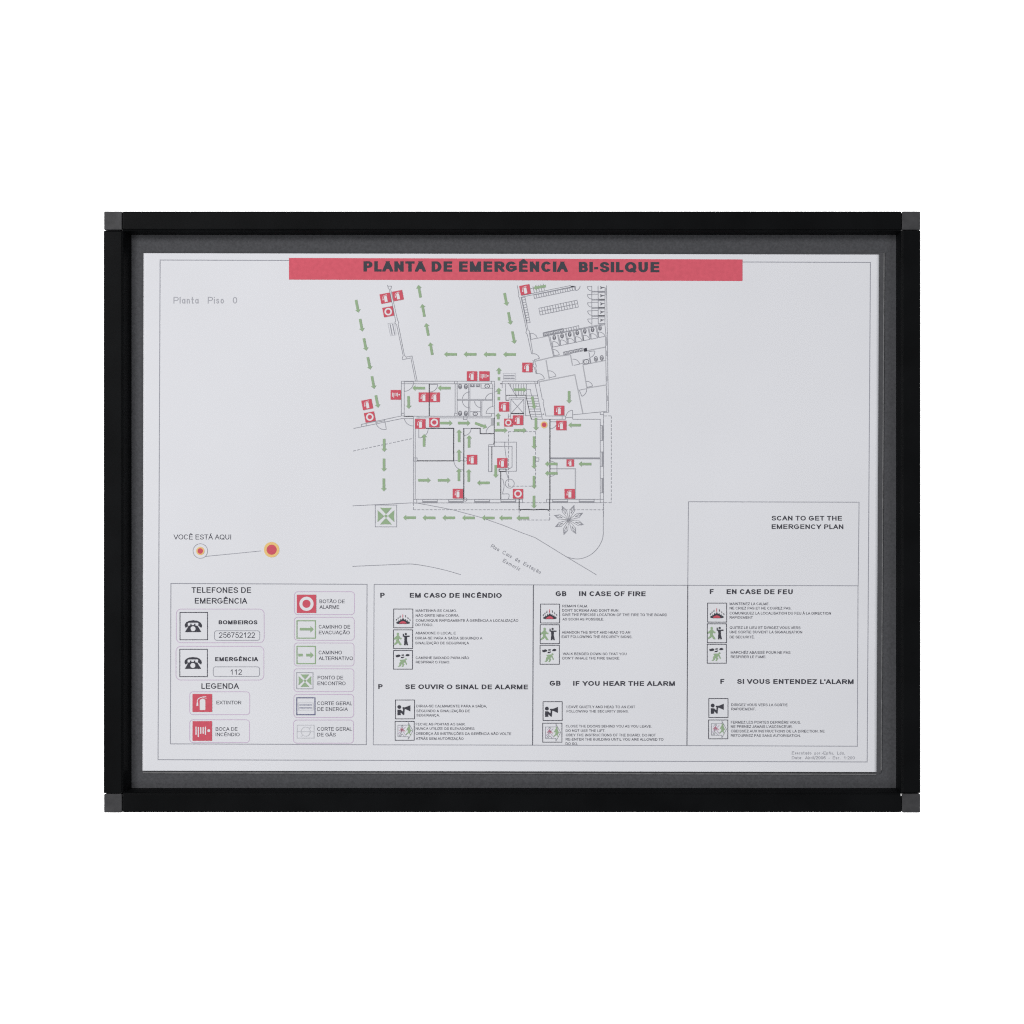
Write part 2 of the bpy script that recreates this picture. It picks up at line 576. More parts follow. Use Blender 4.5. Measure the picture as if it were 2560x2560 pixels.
# pale block added for the light glinting through the gap at the cap
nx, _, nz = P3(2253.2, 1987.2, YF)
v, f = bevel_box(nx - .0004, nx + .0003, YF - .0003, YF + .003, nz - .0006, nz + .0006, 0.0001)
link('gap_glint', v, f, M['glint'], frame)
v, f = bevel_box(X0 + .0115, X1 - .0115, YB, YB + .0065, Z0 + .0115, Z1 - .0115, 0.0003)
link('backing_panel', v, f, M['backing'], frame)

# ------------------------------------------------------------------ clear sleeve under the sheet
sleeve = thing('document_sleeve', 'thin clear plastic sleeve whose edge shows below and beside the printed sheet', 'sleeve')
SQ = [(357, 640), (2210.5, 632), (2203, 1932), (356, 1931.6)]


def slab(pts, ya, yb):
    v = [P3(x, y, ya) for x, y in pts] + [P3(x, y, yb) for x, y in pts]
    return v, [(0, 1, 2, 3), (7, 6, 5, 4), (0, 4, 5, 1), (1, 5, 6, 2), (2, 6, 7, 3), (3, 7, 4, 0)]


v, f = slab(SQ, 0.0011, 0.0014)
link('sleeve_sheet', v, f, M['sleeve'], sleeve)
for nm, pts in (('sleeve_edge_glint', [(2209.0, 632), (2211.6, 632), (2204.2, 1926), (2201.8, 1926)]), ('sleeve_edge_glint', [(357, 1930.5), (2191, 1934.2), (2191, 1937.0), (357, 1933.3)])):
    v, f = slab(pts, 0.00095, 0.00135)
    link(nm, v, f, M['sleeve_edge_glint'], sleeve)

# ------------------------------------------------------------------ the printed plan
plan = thing('evacuation_plan', 'white printed emergency evacuation plan with red title banner and floor plan', 'poster')

# paper: the margins curl back a little at the two short sides
TL, TR, BR, BL = (359.0, 633), (2198, 636.5), (2191.3, 1930), (356.3, 1926.7)
us = [0, .0008, .0018, .0035, .012] + [i / 20 for i in range(1, 20)] + [.988, .9965, .9982, .9992, 1]
v, f = [], []
for ly in (0, 1):
    for q in (0, .5, 1):
        for u in us:
            x = (TL[0] + (TR[0] - TL[0]) * u) * (1 - q) + (BL[0] + (BR[0] - BL[0]) * u) * q
            y = (TL[1] + (TR[1] - TL[1]) * u) * (1 - q) + (BL[1] + (BR[1] - BL[1]) * u) * q
            e = max(0, 1 - min(u, 1 - u) / .0035)
            v.append(P3(x, y, 0.0008 * e * e + 0.00018 * ly))
nu = len(us)
for ly in (0, 1):
    for r in (0, 1):
        for i in range(nu - 1):
            a = ly * 3 * nu + r * nu + i
            q = (a, a + nu, a + nu + 1, a + 1)
            f.append(q if ly == 0 else q[::-1])
rim = [i for i in range(nu)] + [2 * nu - 1] + [3 * nu - 1 - i for i in range(nu)] + [nu]
for a, b in zip(rim, rim[1:] + rim[:1]):
    f.append((a, b, b + 3 * nu, a + 3 * nu))
link('paper_sheet', v, f, M['paper'], plan)

Ink().line([(400.2, 650), (2176, 656), (2167.8, 1904.9), (395, 1899.2)], 2.0, closed=True).build('border_line', 'border', plan)

# title
bn = Ink(2).poly([(722.4, 644.8), (1856.3, 648.6), (1856.3, 702.4), (722.4, 699)]).build('title_banner', 'banner', plan)
k = Ink(3)
write(k, B1, [('PLANTA DE EMERGÊNCIA', 672, (1419.5 - 700) / B1.k, 157.5, 74)], .225, 1.5)
write(k, B2, [('BI-SILQUE', 583, 1210, 157, 77)], .225, 1.5)
k.build('title_lettering', 'ink', bn)

# floor name
k = Ink()
a, b = N1(132, 278), N1(1670, 118)
lettering(k, 'Planta Piso 0', a[0], b[0], a[1], a[1] - b[1], .13, 0, space=1.15)
k.build('floor_name_lettering', 'fainttext', plan)

# you are here
k = Ink()
write(k, V5, [('VOCÊ ESTÁ AQUI', 205, 1072, 293, 218)], .12)
k.build('marker_lettering', 'text', plan)


def marker(c, r0, r1, ring=None):
    o = Ink(3).disc(c[0], c[1], r0).build('you_are_here_marker', 'yellow', plan)
    Ink(4).disc(c[0], c[1], r1).build('red_dot', 'red', o)
    if ring:
        Ink(2).ring(c[0], c[1], ring, 1.3).build('outer_ring', 'border', o)


marker(V5(608, 468), 62 * V5.k, 41 * V5.k, 110 * V5.k)
marker(V5(1685, 448), 116 * V5.k, 76 * V5.k)
marker(T4(815, 315), 43 * K5, 29 * K5)
Ink().line(V5(685, 550, 1525, 467), 1.5).build('pointer_line', 'border', plan)

# ---- floor plan: thin lines
t = Ink(1)
w = 1.5


def ln(T, *c, close=False, ink=None, ww=None):
    (ink or t).line(T(*c), ww or w, closed=close)


def bx(T, x0, y0, x1, y1, ink=None, ww=None):
    a, b = T(x0, y0), T(x1, y1)
    (ink or t).box(a[0], a[1], b[0], b[1], ww or w)


def door(T, c, a, b, leaf=None):
    t.arc(T(*c), T(*a), T(*b), w)
    if leaf:
        t.line(T(*c, *leaf), w)


def wc(T, x, y, r=20):
    a = T(x, y)
    fix = Ink(2)
    FIX.append(('toilet_outline', fix))
    fix.ring(a[0], a[1], r * K5, 1.7, (r + 10) * K5, 16)
    fix.ring(a[0], a[1] + 4 * K5, 9 * K5, 1.3, 13 * K5, 10)


def basin(T, x, y, rx=30, ry=25):
    a = T(x, y)
    fix = Ink(2)
    FIX.append(('basin_outline', fix))
    fix.ring(a[0], a[1], rx * K5, 1.7, ry * K5, 18)
    fix.line(T(x, y - 4, x, y + 8), 1.6)


FIX = []


def fixture(name):
    FIX.append((name, Ink(2)))
    return FIX[-1][1]


# party wall going up
ln(T1, 553, 165, 562, 205, 577, 222, 655, 618, 648, 640, 655, 660, 668, 668, 752, 1065, 740, 1095, 746, 1115, 850, 1092, 908, 1388)
ln(T1, 556, 180, 603, 180, 600, 205, 592, 216, 680, 612, 696, 638, 688, 657, 768, 1060, 790, 1080, 865, 1068, 930, 1388)
ln(T1, 790, 1080, 790, 1104)
# office block, upper range
ln(T1, 728, 1388, 1912, 1388)
ln(T1, 765, 1420, 1880, 1420)
ln(T1, 728, 1388, 728, 1830)
ln(T1, 765, 1388, 765, 1833)
ln(T1, 728, 1420, 765, 1420); ln(T1, 728, 1795, 765, 1795)
door(T1, (765, 1395), (885, 1400), (767, 1517), (885, 1395)); ln(T1, 885, 1388, 885, 1420)
door(T1, (1090, 1428), (1190, 1430), (1090, 1525), (1190, 1428))
ln(T1, 1405, 1388, 1405, 1420, 1438, 1420); ln(T1, 1438, 1388, 1438, 1833); ln(T1, 1412, 1420, 1412, 1800)
bx(T1, 1405, 1797, 1438, 1830)
for x in (1583, 1600):
    ln(T1, x, 1425, x, 1620); ln(T1, x, 1635, x, 1830)
for x in (1737, 1752):
    ln(T1, x, 1635, x, 1830)
for y in (1618, 1631):
    ln(T1, 1438, y, 1890, y)
wc(T1, 1475, 1455); wc(T1, 1548, 1455); wc(T1, 1475, 1797); wc(T1, 1548, 1797)
basin(T1, 1820, 1450); basin(T1, 1667, 1803, 28, 22)
for x in (1633, 1703):
    bx(T1, x - 24, 1425, x + 24, 1460); fixture('basin_outline').line(T1(x - 12, 1432, x - 12, 1452, x + 12, 1452, x + 12, 1432), 1.6)
ln(T1, 1742, 1420, 1742, 1477, 1890, 1477); ln(T1, 1600, 1775, 1737, 1775)
door(T1, (1597, 1615), (1505, 1615), (1595, 1525)); door(T1, (1885, 1630), (1885, 1540), (1795, 1625), (1885, 1540))
door(T1, (1595, 1637), (1505, 1637), (1595, 1727)); door(T1, (1750, 1640), (1660, 1640), (1748, 1727))
door(T1, (1900, 1798), (1900, 1710), (1806, 1798), (1806, 1798))
ln(T1, 1890, 1420, 1890, 1710, 1900, 1710); ln(T1, 1912, 1388, 1912, 1932); ln(T1, 1872, 1388, 1872, 1420); ln(T1, 1875, 1833, 1875, 1798, 1912, 1798)
ln(T1, 765, 1833, 1880, 1833); ln(T1, 950, 1854, 1865, 1854)
# sloped wall and its door
ln(T3, 218, 310, 725, 203, 765, 203); ln(T3, 120, 362, 740, 235, 880, 235)
ln(T3, 218, 310, 224, 340); ln(T3, 278, 298, 283, 328)
ln(T3, 405, 270, 515, 248, 538, 372); ln(T3, 405, 285, 518, 263)
ln(T3, 405, 270, 405, 297); ln(T3, 515, 248, 520, 278)
door(T3, (515, 265), (538, 374), (405, 288))
door(T3, (880, 215), (765, 232), (880, 330))
# lower range
ln(T3, 882, 205, 882, 1310); ln(T3, 905, 235, 905, 1262); ln(T3, 928, 205, 928, 240); ln(T3, 950, 205, 950, 240)
ln(T3, 950, 365, 950, 482); door(T3, (950, 365), (950, 482), (1070, 365))
bx(T3, 886, 735, 928, 778)
door(T3, (1527, 365), (1615, 365), (1530, 450)); ln(T3, 1527, 362, 1615, 362)
ln(T3, 1393, 770, 1515, 770); door(T3, (1515, 772), (1397, 775), (1492, 888)); ln(T3, 1490, 888, 1515, 888)
bx(T3, 1518, 205, 1563, 248)
door(T3, (1905, 420), (1905, 318), (1806, 420))
for cx, cy in ((1540, 755), (1540, 1265)):
    a = T3(cx, cy)
    t.ring(a[0], a[1], 22 * K5, w, n=16)
ln(T3, 882, 1262, 1980, 1262); ln(T3, 882, 1308, 1980, 1308); ln(T3, 925, 1262, 925, 1308)
for x0, x1 in ((1000, 1185), (1330, 1515), (1660, 1850)):
    bx(T3, x0, 1264, x1, 1307)
bx(T3, 397, 1335, 669, 1612)
# ground lines
ln(T3, 110, 1345, 400, 1331, 850, 1308, 940, 1312, 1380, 1395, 1750, 1495)
ln(T8, 975, 158, 1130, 212, 1270, 268, 1370, 305, 1590, 440, 1820, 578)
t.line([T8(1868, y) for y in (60, 200)] + CR(T8(1868, 275, 1860, 320, 1835, 370, 1795, 415, 1740, 448, 1680, 461, 1620, 452, 1590, 440)), w)
t.line(CR(T8(32, 515, 300, 503, 420, 498, 490, 500, 600, 518, 720, 545, 825, 576)), w)
# stairs and lift
ln(T9, 55, 410, 55, 235, 945, 235, 945, 298, 0, 298)
ln(T9, 140, 300, 140, 590)
for x in (272, 335, 402, 470, 537, 603, 668):
    ln(T9, x, 300, x, min(590, 285 + (x - 215) * 1.674))
ln(T9, 215, 285, 430, 645)
ln(T9, 230, 718, 230, 655, 640, 655, 650, 1110)
bx(T9, 275, 690, 605, 1060); ln(T9, 275, 690, 605, 1060); ln(T9, 605, 690, 275, 1060); ln(T9, 605, 1060, 605, 1110)
for x in (210, 270):
    ln(T9, x, 1060, x, 1180)
ln(T9, 210, 1120, 270, 1120); ln(T9, 640, 1110, 770, 1110)
for y in (605, 675, 740, 808, 872, 940, 1008, 1075, 1140):
    ln(T9, 655 + (y - 590) * .221, y, 885 + (y - 235) * .2, y)
ln(T9, 880, 235, 1060, 1110, 1075, 1200)
ln(T9, 985, 235, 1075, 690, 1110, 715, 1115, 750, 1095, 780, 1165, 1118, 1665, 1118, 1665, 1200)
ln(T9, 770, 1110, 800, 1203, 1665, 1203); ln(T9, 1580, 1118, 1580, 1200); ln(T9, 1060, 1090, 1110, 1085, 1110, 1045)
ln(T9, 690, 440, 770, 440, 800, 600); ln(T9, 870, 930, 915, 1140)
door(T9, (1845, 1140), (1680, 1120), (1845, 972), (1845, 972)); ln(T9, 1665, 1160, 1845, 1150); ln(T9, 1845, 1150, 1845, 1203)
door(T9, (1280, 1270), (1425, 1350), (1285, 1440)); ln(T9, 1280, 1265, 1430, 1265)
ln(T2, 185, 1418, 185, 1525, 225, 1515)
# east wing
ln(T2, 473, 170, 495, 290, 488, 310, 503, 330, 592, 740, 583, 770, 600, 792, 655, 1040, 672, 1040)
ln(T2, 530, 300, 1150, 172); ln(T2, 515, 322, 1205, 180); ln(T2, 522, 322, 610, 735, 632, 755, 628, 778, 672, 1040)
ln(T2, 683, 292, 1200, 190, 1208, 228, 692, 336, close=True)
for i in range(1, 17):
    s = i / 17
    ln(T2, 683 + 517 * s, 292 - 102 * s, 692 + 516 * s, 336 - 108 * s)
ln(T2, 530, 325, 570, 318, 637, 640, 598, 648, close=True)
for i in range(1, 10):
    s = i / 10
    ln(T2, 530 + 68 * s, 325 + 323 * s, 570 + 67 * s, 318 + 322 * s)
ln(T2, 748, 460, 1232, 358, 1250, 445, 765, 547, close=True); ln(T2, 756, 503, 1241, 401)
for i in range(1, 14):
    s = i / 14
    ln(T2, 748 + 484 * s, 460 - 102 * s, 765 + 485 * s, 547 - 102 * s)
ln(T2, 640, 212, 680, 203, 820, 175)
for i in range(5):
    ln(T2, 672 + 33 * i, 178 - 7 * i, 690 + 32 * i, 262 - 7 * i)
door(T2, (1210, 178), (1215, 236), (1272, 176), (1215, 236))
ln(T2, 1420, 175, 1422, 685); ln(T2, 1500, 175, 1503, 655)
for i, y in enumerate((185, 287, 390, 494, 597)):
    door(T2, (1422, y), (1362 + i * 2, y), (1422, y + 56), (1362 + i * 2, y))
    if i:
        bx(T2, 1502, y - 25, 1588, y + 58); ln(T2, 1422, y - 5, 1500, y - 5); ln(T2, 1422, y - 32, 1588, y - 36); ln(T2, 1422, y - 42, 1588, y - 44)
    fix = fixture('shower_outline')
    for q in (-18, 0, 18):
        fix.line(T2(1530 - abs(q) * .2, y + 15 + q * .9, 1562, y + 12), 1.6)
    fix.line(T2(1562, y + 12, 1580, y + 10), 1.6)
ln(T2, 1588, 195, 1588, 665, 1602, 820); ln(T2, 1608, 170, 1620, 940, 1625, 1330, 1635, 1785)
ln(T2, 1595, 820, 1602, 1320, 1612, 1770)
# washing row and cubicles
ln(T2, 800, 775, 805, 812, 1592, 655)
ln(T2, 805, 820, 1592, 668)
for x, y in ((838, 790), (903, 776), (965, 763), (1030, 749), (1090, 1030), (1155, 1016), (1218, 1003), (1280, 990)):
    ln(T2, x - 30, y - 12, x + 24, y - 24, x + 30, y + 12, x - 24, y + 24, close=True)
    fix = fixture('basin_outline')
    fix.line(T2(x - 16, y - 12, x + 10, y - 16, x + 18, y + 8, x - 10, y + 14, x - 16, y - 12), 1.1)
    fix.line(T2(x - 2, y - 2, x + 2, y + 12), 1.2)
ln(T2, 800, 772, 1060, 715); ln(T2, 1060, 725, 1252, 682, 1260, 722)
for i in range(7):
    ln(T2, 1060 + 32 * i, 725 - 7.2 * i, 1068 + 32 * i, 768 - 7.2 * i)
for i, (x, y) in enumerate(((985, 797), (1083, 776), (1180, 754), (1278, 732), (1372, 711), (1470, 690))):
    for q in (0, 12):
        ln(T2, x + q, y, x + 30 + q, y + 143)
for i, (x, y) in enumerate(((943, 833), (1042, 812), (1140, 792), (1235, 772), (1332, 752), (1430, 732), (1525, 712))):
    wc(T2, x, y, 18)
    door(T2, (x - 18, y + 120), (x - 20, y + 52), (x + 62, y + 102), (x - 20, y + 52)); ln(T2, x - 18, y + 122, x + 66, y + 104)
ln(T2, 872, 815, 935, 1075); ln(T2, 888, 818, 945, 1070)
door(T2, (648, 857), (638, 780), (728, 845), (638, 780)); ln(T2, 648, 857, 728, 840)
door(T2, (937, 1067), (920, 985), (1008, 1050), (1008, 1050))
door(T2, (690, 1115), (672, 1040), (755, 1098), (755, 1098))
ln(T2, 672, 1118, 683, 1165, 670, 1190, 692, 1215, 712, 1290, 722, 1290); ln(T2, 690, 1118, 702, 1160, 716, 1195, 708, 1215, 722, 1290)
door(T2, (735, 1378), (722, 1290), (818, 1358), (818, 1358)); ln(T2, 735, 1378, 733, 1418)
door(T2, (880, 1345), (858, 1258), (965, 1325), (965, 1325))
door(T2, (1190, 1188), (1175, 1108), (1265, 1170), (1265, 1170))
ln(T2, 1382, 1010, 1410, 1160); door(T2, (1385, 1010), (1458, 1003), (1402, 1085), (1458, 1003))
basin(T2, 1350, 1140, 33, 28); ln(T2, 1308, 1118, 1392, 1102, 1402, 1160, 1310, 1178, close=True)
wc(T2, 1472, 1105); wc(T2, 1547, 1092)
door(T2, (1362, 1465), (1345, 1390), (1430, 1450), (1430, 1450))
door(T2, (1260, 1500), (1295, 1580), (1355, 1488), (1295, 1580)); ln(T2, 1260, 1502, 1360, 1482)
ln(T2, 1180, 1815, 1612, 1770); ln(T2, 1528, 1776, 1528, 1812, 1568, 1812)
# hall and east rooms
ln(T4, 1180, 245, 1528, 245, 1528, 1305); ln(T4, 1570, 148, 1570, 1310); ln(T4, 1568, 158, 1635, 155)
for y in (325, 515, 660, 845, 995, 1180):
    ln(T4, 1528, y, 1570, y)
ln(T4, 892, 736, 1525, 736, ww=2.2); ln(T4, 892, 747, 1525, 747, ww=2.2)
door(T4, (893, 866), (893, 776), (978, 840)); door(T4, (893, 880), (978, 905), (893, 970)); ln(T4, 978, 815, 978, 930)
bx(T4, 708, 735, 748, 778)
ln(T4, 182, 535, 463, 535, 463, 905, 245, 905); ln(T4, 108, 590, 407, 590, 407, 855, 365, 875, 335, 882)
ln(T4, 313, 535, 313, 590, 333, 740); ln(T4, 330, 910, 362, 1005)
a = T4(378, 1063)
t.ring(a[0], a[1], 57 * K5, w)
t.line(CR(T4(265, 1005, 290, 1012, 305, 1100, 288, 1185, 300, 1194, 360, 1194, 370, 1220, 358, 1260)), w)
ln(T4, 108, 568, 108, 910, 155, 910); ln(T4, 108, 568, 170, 568, 182, 525, 182, 590)
ln(T4, 240, 1262, 540, 1262, 540, 1305, 0, 1305); ln(T4, 845, 1262, 1568, 1262); ln(T4, 845, 1305, 1568, 1305); ln(T4, 845, 1262, 845, 1305); ln(T4, 497, 1262, 497, 1305); ln(T4, 455, 1262, 455, 1305)
for x0, x1 in ((265, 450), (922, 1115), (1260, 1450)):
    bx(T4, x0, 1264, x1, 1304)
fp = t.build('floor_plan_drawing', 'line', plan)
for nm, fx in FIX:
    fx.build(nm, 'fixture', fp)

# dashed outlines
t2 = Ink(2)
dd = (9, 3, 2.5, 3)
for T, c in ((T3, (115, 648, 880, 487)), (T3, (882, 1310, 882, 1394)), (T3, (882, 1394, 1980, 1395)), (T4, (250, 1395, 1568, 1395)), (T4, (1580, 202, 1668, 202, 1668, 1305, 1575, 1305)),
             (T4, (362, 402, 705, 402, 705, 1095, 362, 1095, 362, 402)), (T4, (540, 1305, 845, 1305)), (T4, (497, 1405, 497, 1525, 885, 1525, 885, 1405)), (T4, (1570, 1310, 1570, 1480))):
    Ink(2).line(T(*c), 1.4, dash=(7, 3.2)).build('dashed_outline', 'line', fp)

# grey partitions and window bands
t2 = Ink(1)
for T, c, ww in ((T2, (695, 1135, 935, 1078), 2.6), (T2, (935, 1078, 1150, 1050), 2.6), (T2, (1362, 1000, 1592, 955), 2.6), (T2, (728, 843, 880, 808), 1.8), (T2, (838, 1120, 880, 1358), 2.6), (T2, (1150, 1055, 1176, 1190), 2.6),
                 (T2, (1265, 1168, 1310, 1160), 2.2), (T2, (1310, 1180, 1602, 1122), 2.2), (T2, (752, 1395, 1205, 1306, 1308, 1800), 2.6), (T2, (1308, 1185, 1358, 1472), 2.6), (T2, (1358, 1476, 1605, 1435), 2.4),
                 (T4, (895, 873, 1212, 873, 1212, 1255), 2.8)):
    Ink(1).line(T(*c), ww * 1.05).build('grey_partition', 'wall', fp)
t2 = Ink(2)
for T, c in ((T2, (1588, 200, 1608, 295)), (T2, (1596, 825, 1618, 935)), (T2, (1598, 1000, 1620, 1065)), (T2, (1605, 1325, 1630, 1385)), (T2, (1608, 1570, 1632, 1635)), (T3, (1867, 228, 1905, 315))):
    a, b = T(*c[:2]), T(*c[2:])
    Ink(2).rect(a[0], a[1], b[0], b[1]).build('grey_window_band', 'wall', fp)
t2 = Ink(2)
for T, c in ((T3, (1000, 1284, 1185, 1305)), (T3, (1330, 1284, 1515, 1305)), (T3, (1660, 1284, 1850, 1305)), (T4, (265, 1284, 450, 1305)), (T4, (922, 1284, 1115, 1305)), (T4, (1260, 1284, 1450, 1305)),
             (T4, (1546, 325, 1569, 515)), (T4, (1546, 660, 1569, 845)), (T4, (1546, 995, 1569, 1180))):
    a, b = T(*c[:2]), T(*c[2:])
    Ink(2).rect(a[0], a[1], b[0], b[1]).build('window_pane_band', 'pane', fp)

# heavy black partitions
t2 = Ink(3)
for T, c, ww in ((T1, (1083, 1420, 1083, 1833), 1.3), (T3, (765, 207, 880, 207), 1.2), (T3, (1040, 360, 1393, 360, 1393, 773, 925, 773), 1.3), (T3, (1522, 358, 1522, 1262), 1.3), (T3, (1615, 360, 1730, 360, 1730, 428, 1905, 428), 1.2),
                 (T4, (180, 228, 180, 560), 1.0), (T4, (888, 245, 888, 1262), 1.4), (T4, (263, 910, 263, 1262), 1.1), (T4, (150, 590, 150, 910), 1.0), (T4, (240, 877, 330, 877, 330, 908, 242, 908, 242, 877), 1.0), (T4, (497, 1262, 497, 1400), 1.2), (T4, (885, 1262, 885, 1400), 1.2),
                 (T4, (512, 1408, 512, 1393, 600, 1390, 680, 1396, 770, 1390, 865, 1393, 868, 1410), 1.3), (T9, (230, 718, 150, 718, 150, 590, 655, 590, 770, 1110, 800, 1203), .9), (T9, (275, 1055, 605, 1055), 1.4), (T9, (0, 298, 55, 298), 1.0)):
    Ink(3).line(T(*c), 1.65 * ww).build('heavy_wall_line', 'ink', fp)
Ink(3).poly(T2(1316, 972, 1356, 964, 1364, 1006, 1324, 1014)).build('black_shaft_fill', 'ink', fp)
Ink(3).poly(T2(1150, 174, 1207, 178, 1180, 192, 1152, 184)).build('black_door_wedge', 'ink', fp)

# plant
t2 = Ink(2)
c = T4(1128, 1525)
for x, y in ((1043, 1350), (1195, 1338), (1305, 1437), (945, 1465), (1315, 1585), (958, 1612), (1065, 1710), (1218, 1700)):
    q = T4(x, y)
    ux, uy = q[0] - c[0], q[1] - c[1]
    for s0, s1, wd in ((0, 1, .15), (.45, .9, .06)):
        A = (c[0] + ux * s0, c[1] + uy * s0)
        B = (c[0] + ux * s1, c[1] + uy * s1)
        m = s0 + (s1 - s0) * .66
        t2.line([A, (c[0] + ux * m - uy * wd, c[1] + uy * m + ux * wd), B, (c[0] + ux * m + uy * wd, c[1] + uy * m - ux * wd)], 1.15, closed=True)
t2.disc(c[0], c[1], 2.2)
t2.build('plant_symbol', 'line', plan)

# street name
k = Ink()
an = math.atan2(795, 1460)
a = R1(195, 338)
lettering(k, 'Rua Cais da Estação', a[0], a[0] + 1700 * R1.k, a[1], 112 * R1.k, .14, rot=an, space=.85)
a = R1(555, 778)
lettering(k, 'Esmoriz', a[0], a[0] + 575 * R1.k, a[1], 112 * R1.k, .14, rot=an)
k.build('street_lettering', 'credit', plan)


# ---- arrows
def arrow_ink(a, b, sh=6.3, hw=14.2, hl=7.2, layer=3):
    L = math.dist(a, b)
    ux, uy = (b[0] - a[0]) / L, (b[1] - a[1]) / L
    pt = lambda s, o: (a[0] + ux * s - uy * o, a[1] + uy * s + ux * o)
    n = L - hl
    return [pt(0, sh / 2), pt(n, sh / 2), pt(n - .6, hw / 2), pt(L, 0), pt(n - .6, -hw / 2), pt(n, -sh / 2), pt(0, -sh / 2)]


ARROWS = {
    T1: [(152, 355, 183, 515), (203, 597, 234, 755), (252, 842, 283, 1000), (302, 1083, 333, 1240), (353, 1325, 384, 1485), (403, 1567, 434, 1725),
         (973, 323, 945, 165), (1022, 567, 993, 408), (1072, 808, 1043, 650), (1122, 1052, 1094, 895), (1433, 1047, 1272, 1046), (1683, 1047, 1522, 1046),
         (1028, 1476, 868, 1475), (1353, 1476, 1192, 1475), (820, 1577, 822, 1738)],
    T2: [(203, 1048, 45, 1048), (455, 1048, 295, 1048), (310, 268, 342, 428), (360, 512, 390, 670), (410, 755, 440, 912), (835, 178, 680, 205), (432, 1495, 590, 1495), (662, 1583, 693, 1740), (1132, 1512, 1132, 1670)],
    T3: [(1222, 293, 1378, 293), (1448, 293, 1605, 293), (1665, 293, 1815, 348), (1017, 592, 1019, 432), (1462, 535, 1464, 375), (1462, 785, 1462, 628), (1460, 1030, 1460, 870), (1588, 605, 1590, 448),
         (1585, 1040, 1586, 878), (942, 1020, 1100, 1020), (1192, 1020, 1352, 1020), (1850, 1052, 1690, 1054), (510, 493, 510, 658), (508, 745, 508, 908), (506, 998, 506, 1160),
         (912, 1495, 750, 1496), (1160, 1497, 998, 1497), (1410, 1497, 1250, 1497), (1660, 1498, 1500, 1498), (1912, 1500, 1750, 1498)],
    T4: [(190, 385, 348, 385), (432, 385, 590, 385), (710, 227, 710, 387), (688, 463, 688, 622), (687, 713, 687, 875), (686, 965, 686, 1127), (685, 1217, 685, 1378), (1282, 320, 1122, 320),
         (985, 812, 825, 812), (1415, 814, 1253, 814), (985, 932, 825, 932), (200, 828, 198, 988), (403, 1500, 243, 1500), (622, 1500, 462, 1500)],
}
for T, rows in ARROWS.items():
    for x0, y0, x1, y1 in rows:
        Ink(4).poly(arrow_ink(T(x0, y0), T(x1, y1))).build('evacuation_arrow', 'green', plan)
for x, yt, yn, d0, d1 in ((240, 1298, 1215, 1337, 1377), (238, 1552, 1470, 1588, 1630), (230, 1870, 1792, 1910, 1952)):
    k = Ink(4).poly(arrow_ink(T2(x, yt), T2(x, yn)))
    a, b = T2(x - 15, d0), T2(x + 15, d1)
    k.rect(a[0], a[1], b[0], b[1]).build('alternative_route_arrow', 'green', plan)


# ---- red safety symbols; a square of unit coordinates (u right, v down) placed at a centre with a turn
def place(c, sx, sy, ang=0):
    ca, sa = math.cos(ang), math.sin(ang)
    return lambda u, v: (c[0] + (u - .5) * sx * ca - (v - .5) * sy * sa, c[1] + (u - .5) * sx * sa + (v - .5) * sy * ca)


def U(pts, x0, y0, x1, y1):
    return [((x - x0) / (x1 - x0), (y - y0) / (y1 - y0)) for x, y in pts]


ebox = (530, 632, 893, 965)
EX_BODY = U([(665, 758), (668, 742), (705, 718), (730, 718), (768, 744), (770, 915), (758, 930), (674, 930), (664, 915)], *ebox)
EX_HOSE = U([(785, 680), (730, 686), (675, 700), (640, 718), (620, 752), (616, 800)], *ebox)
EX_CONE = U([(610, 785), (630, 785), (640, 850), (600, 855)], *ebox)
EX_GRIP = U([(732, 700), (790, 713)], *ebox)


def square(name, c, sx, sy, ang, layer=5):
    q = place(c, sx, sy, ang)
    return q, Ink(layer).poly([q(0, 0), q(1, 0), q(1, 1), q(0, 1)]).build(name, 'red', plan)


def extinguisher(c, sx, sy, ang=0, layer=5):
    q, o = square('extinguisher_symbol', c, sx, sy, ang, layer)
    k = Ink(layer + 1)
    k.poly([q(*p) for p in EX_BODY])
    k.line([q(*p) for p in EX_HOSE], sx * .04)
    k.poly([q(*p) for p in EX_CONE])
    k.line([q(*p) for p in EX_GRIP], sx * .025)
    k.build('extinguisher_pictogram', 'white', o)


def button(c, sx, sy, ang=0, layer=5):
    q, o = square('alarm_button_symbol', c, sx, sy, ang, layer)
    r = sx * .29
    Ink(layer + 1).ring(c[0], c[1], r, sx * .155).build('white_ring', 'white', o)


def hose(c, sx, sy, ang=0, layer=5):
    q, o = square('fire_hose_symbol', c, sx, sy, ang, layer)
    k = Ink(layer + 1)
    hb = (530, 1137, 890, 1500)
    for x, y0, y1 in ((595, 1240, 1388), (638, 1245, 1430), (683, 1245, 1372), (728, 1245, 1372), (770, 1240, 1388)):
        a, b = U([(x, y0), (x, y1)], *hb)
        k.line([q(*a), q(*b)], sx * .062)
    a = q(*U([(832, 1313)], *hb)[0])
    k.disc(a[0], a[1], sx * .075)
    k.build('hose_pictogram', 'white', o)


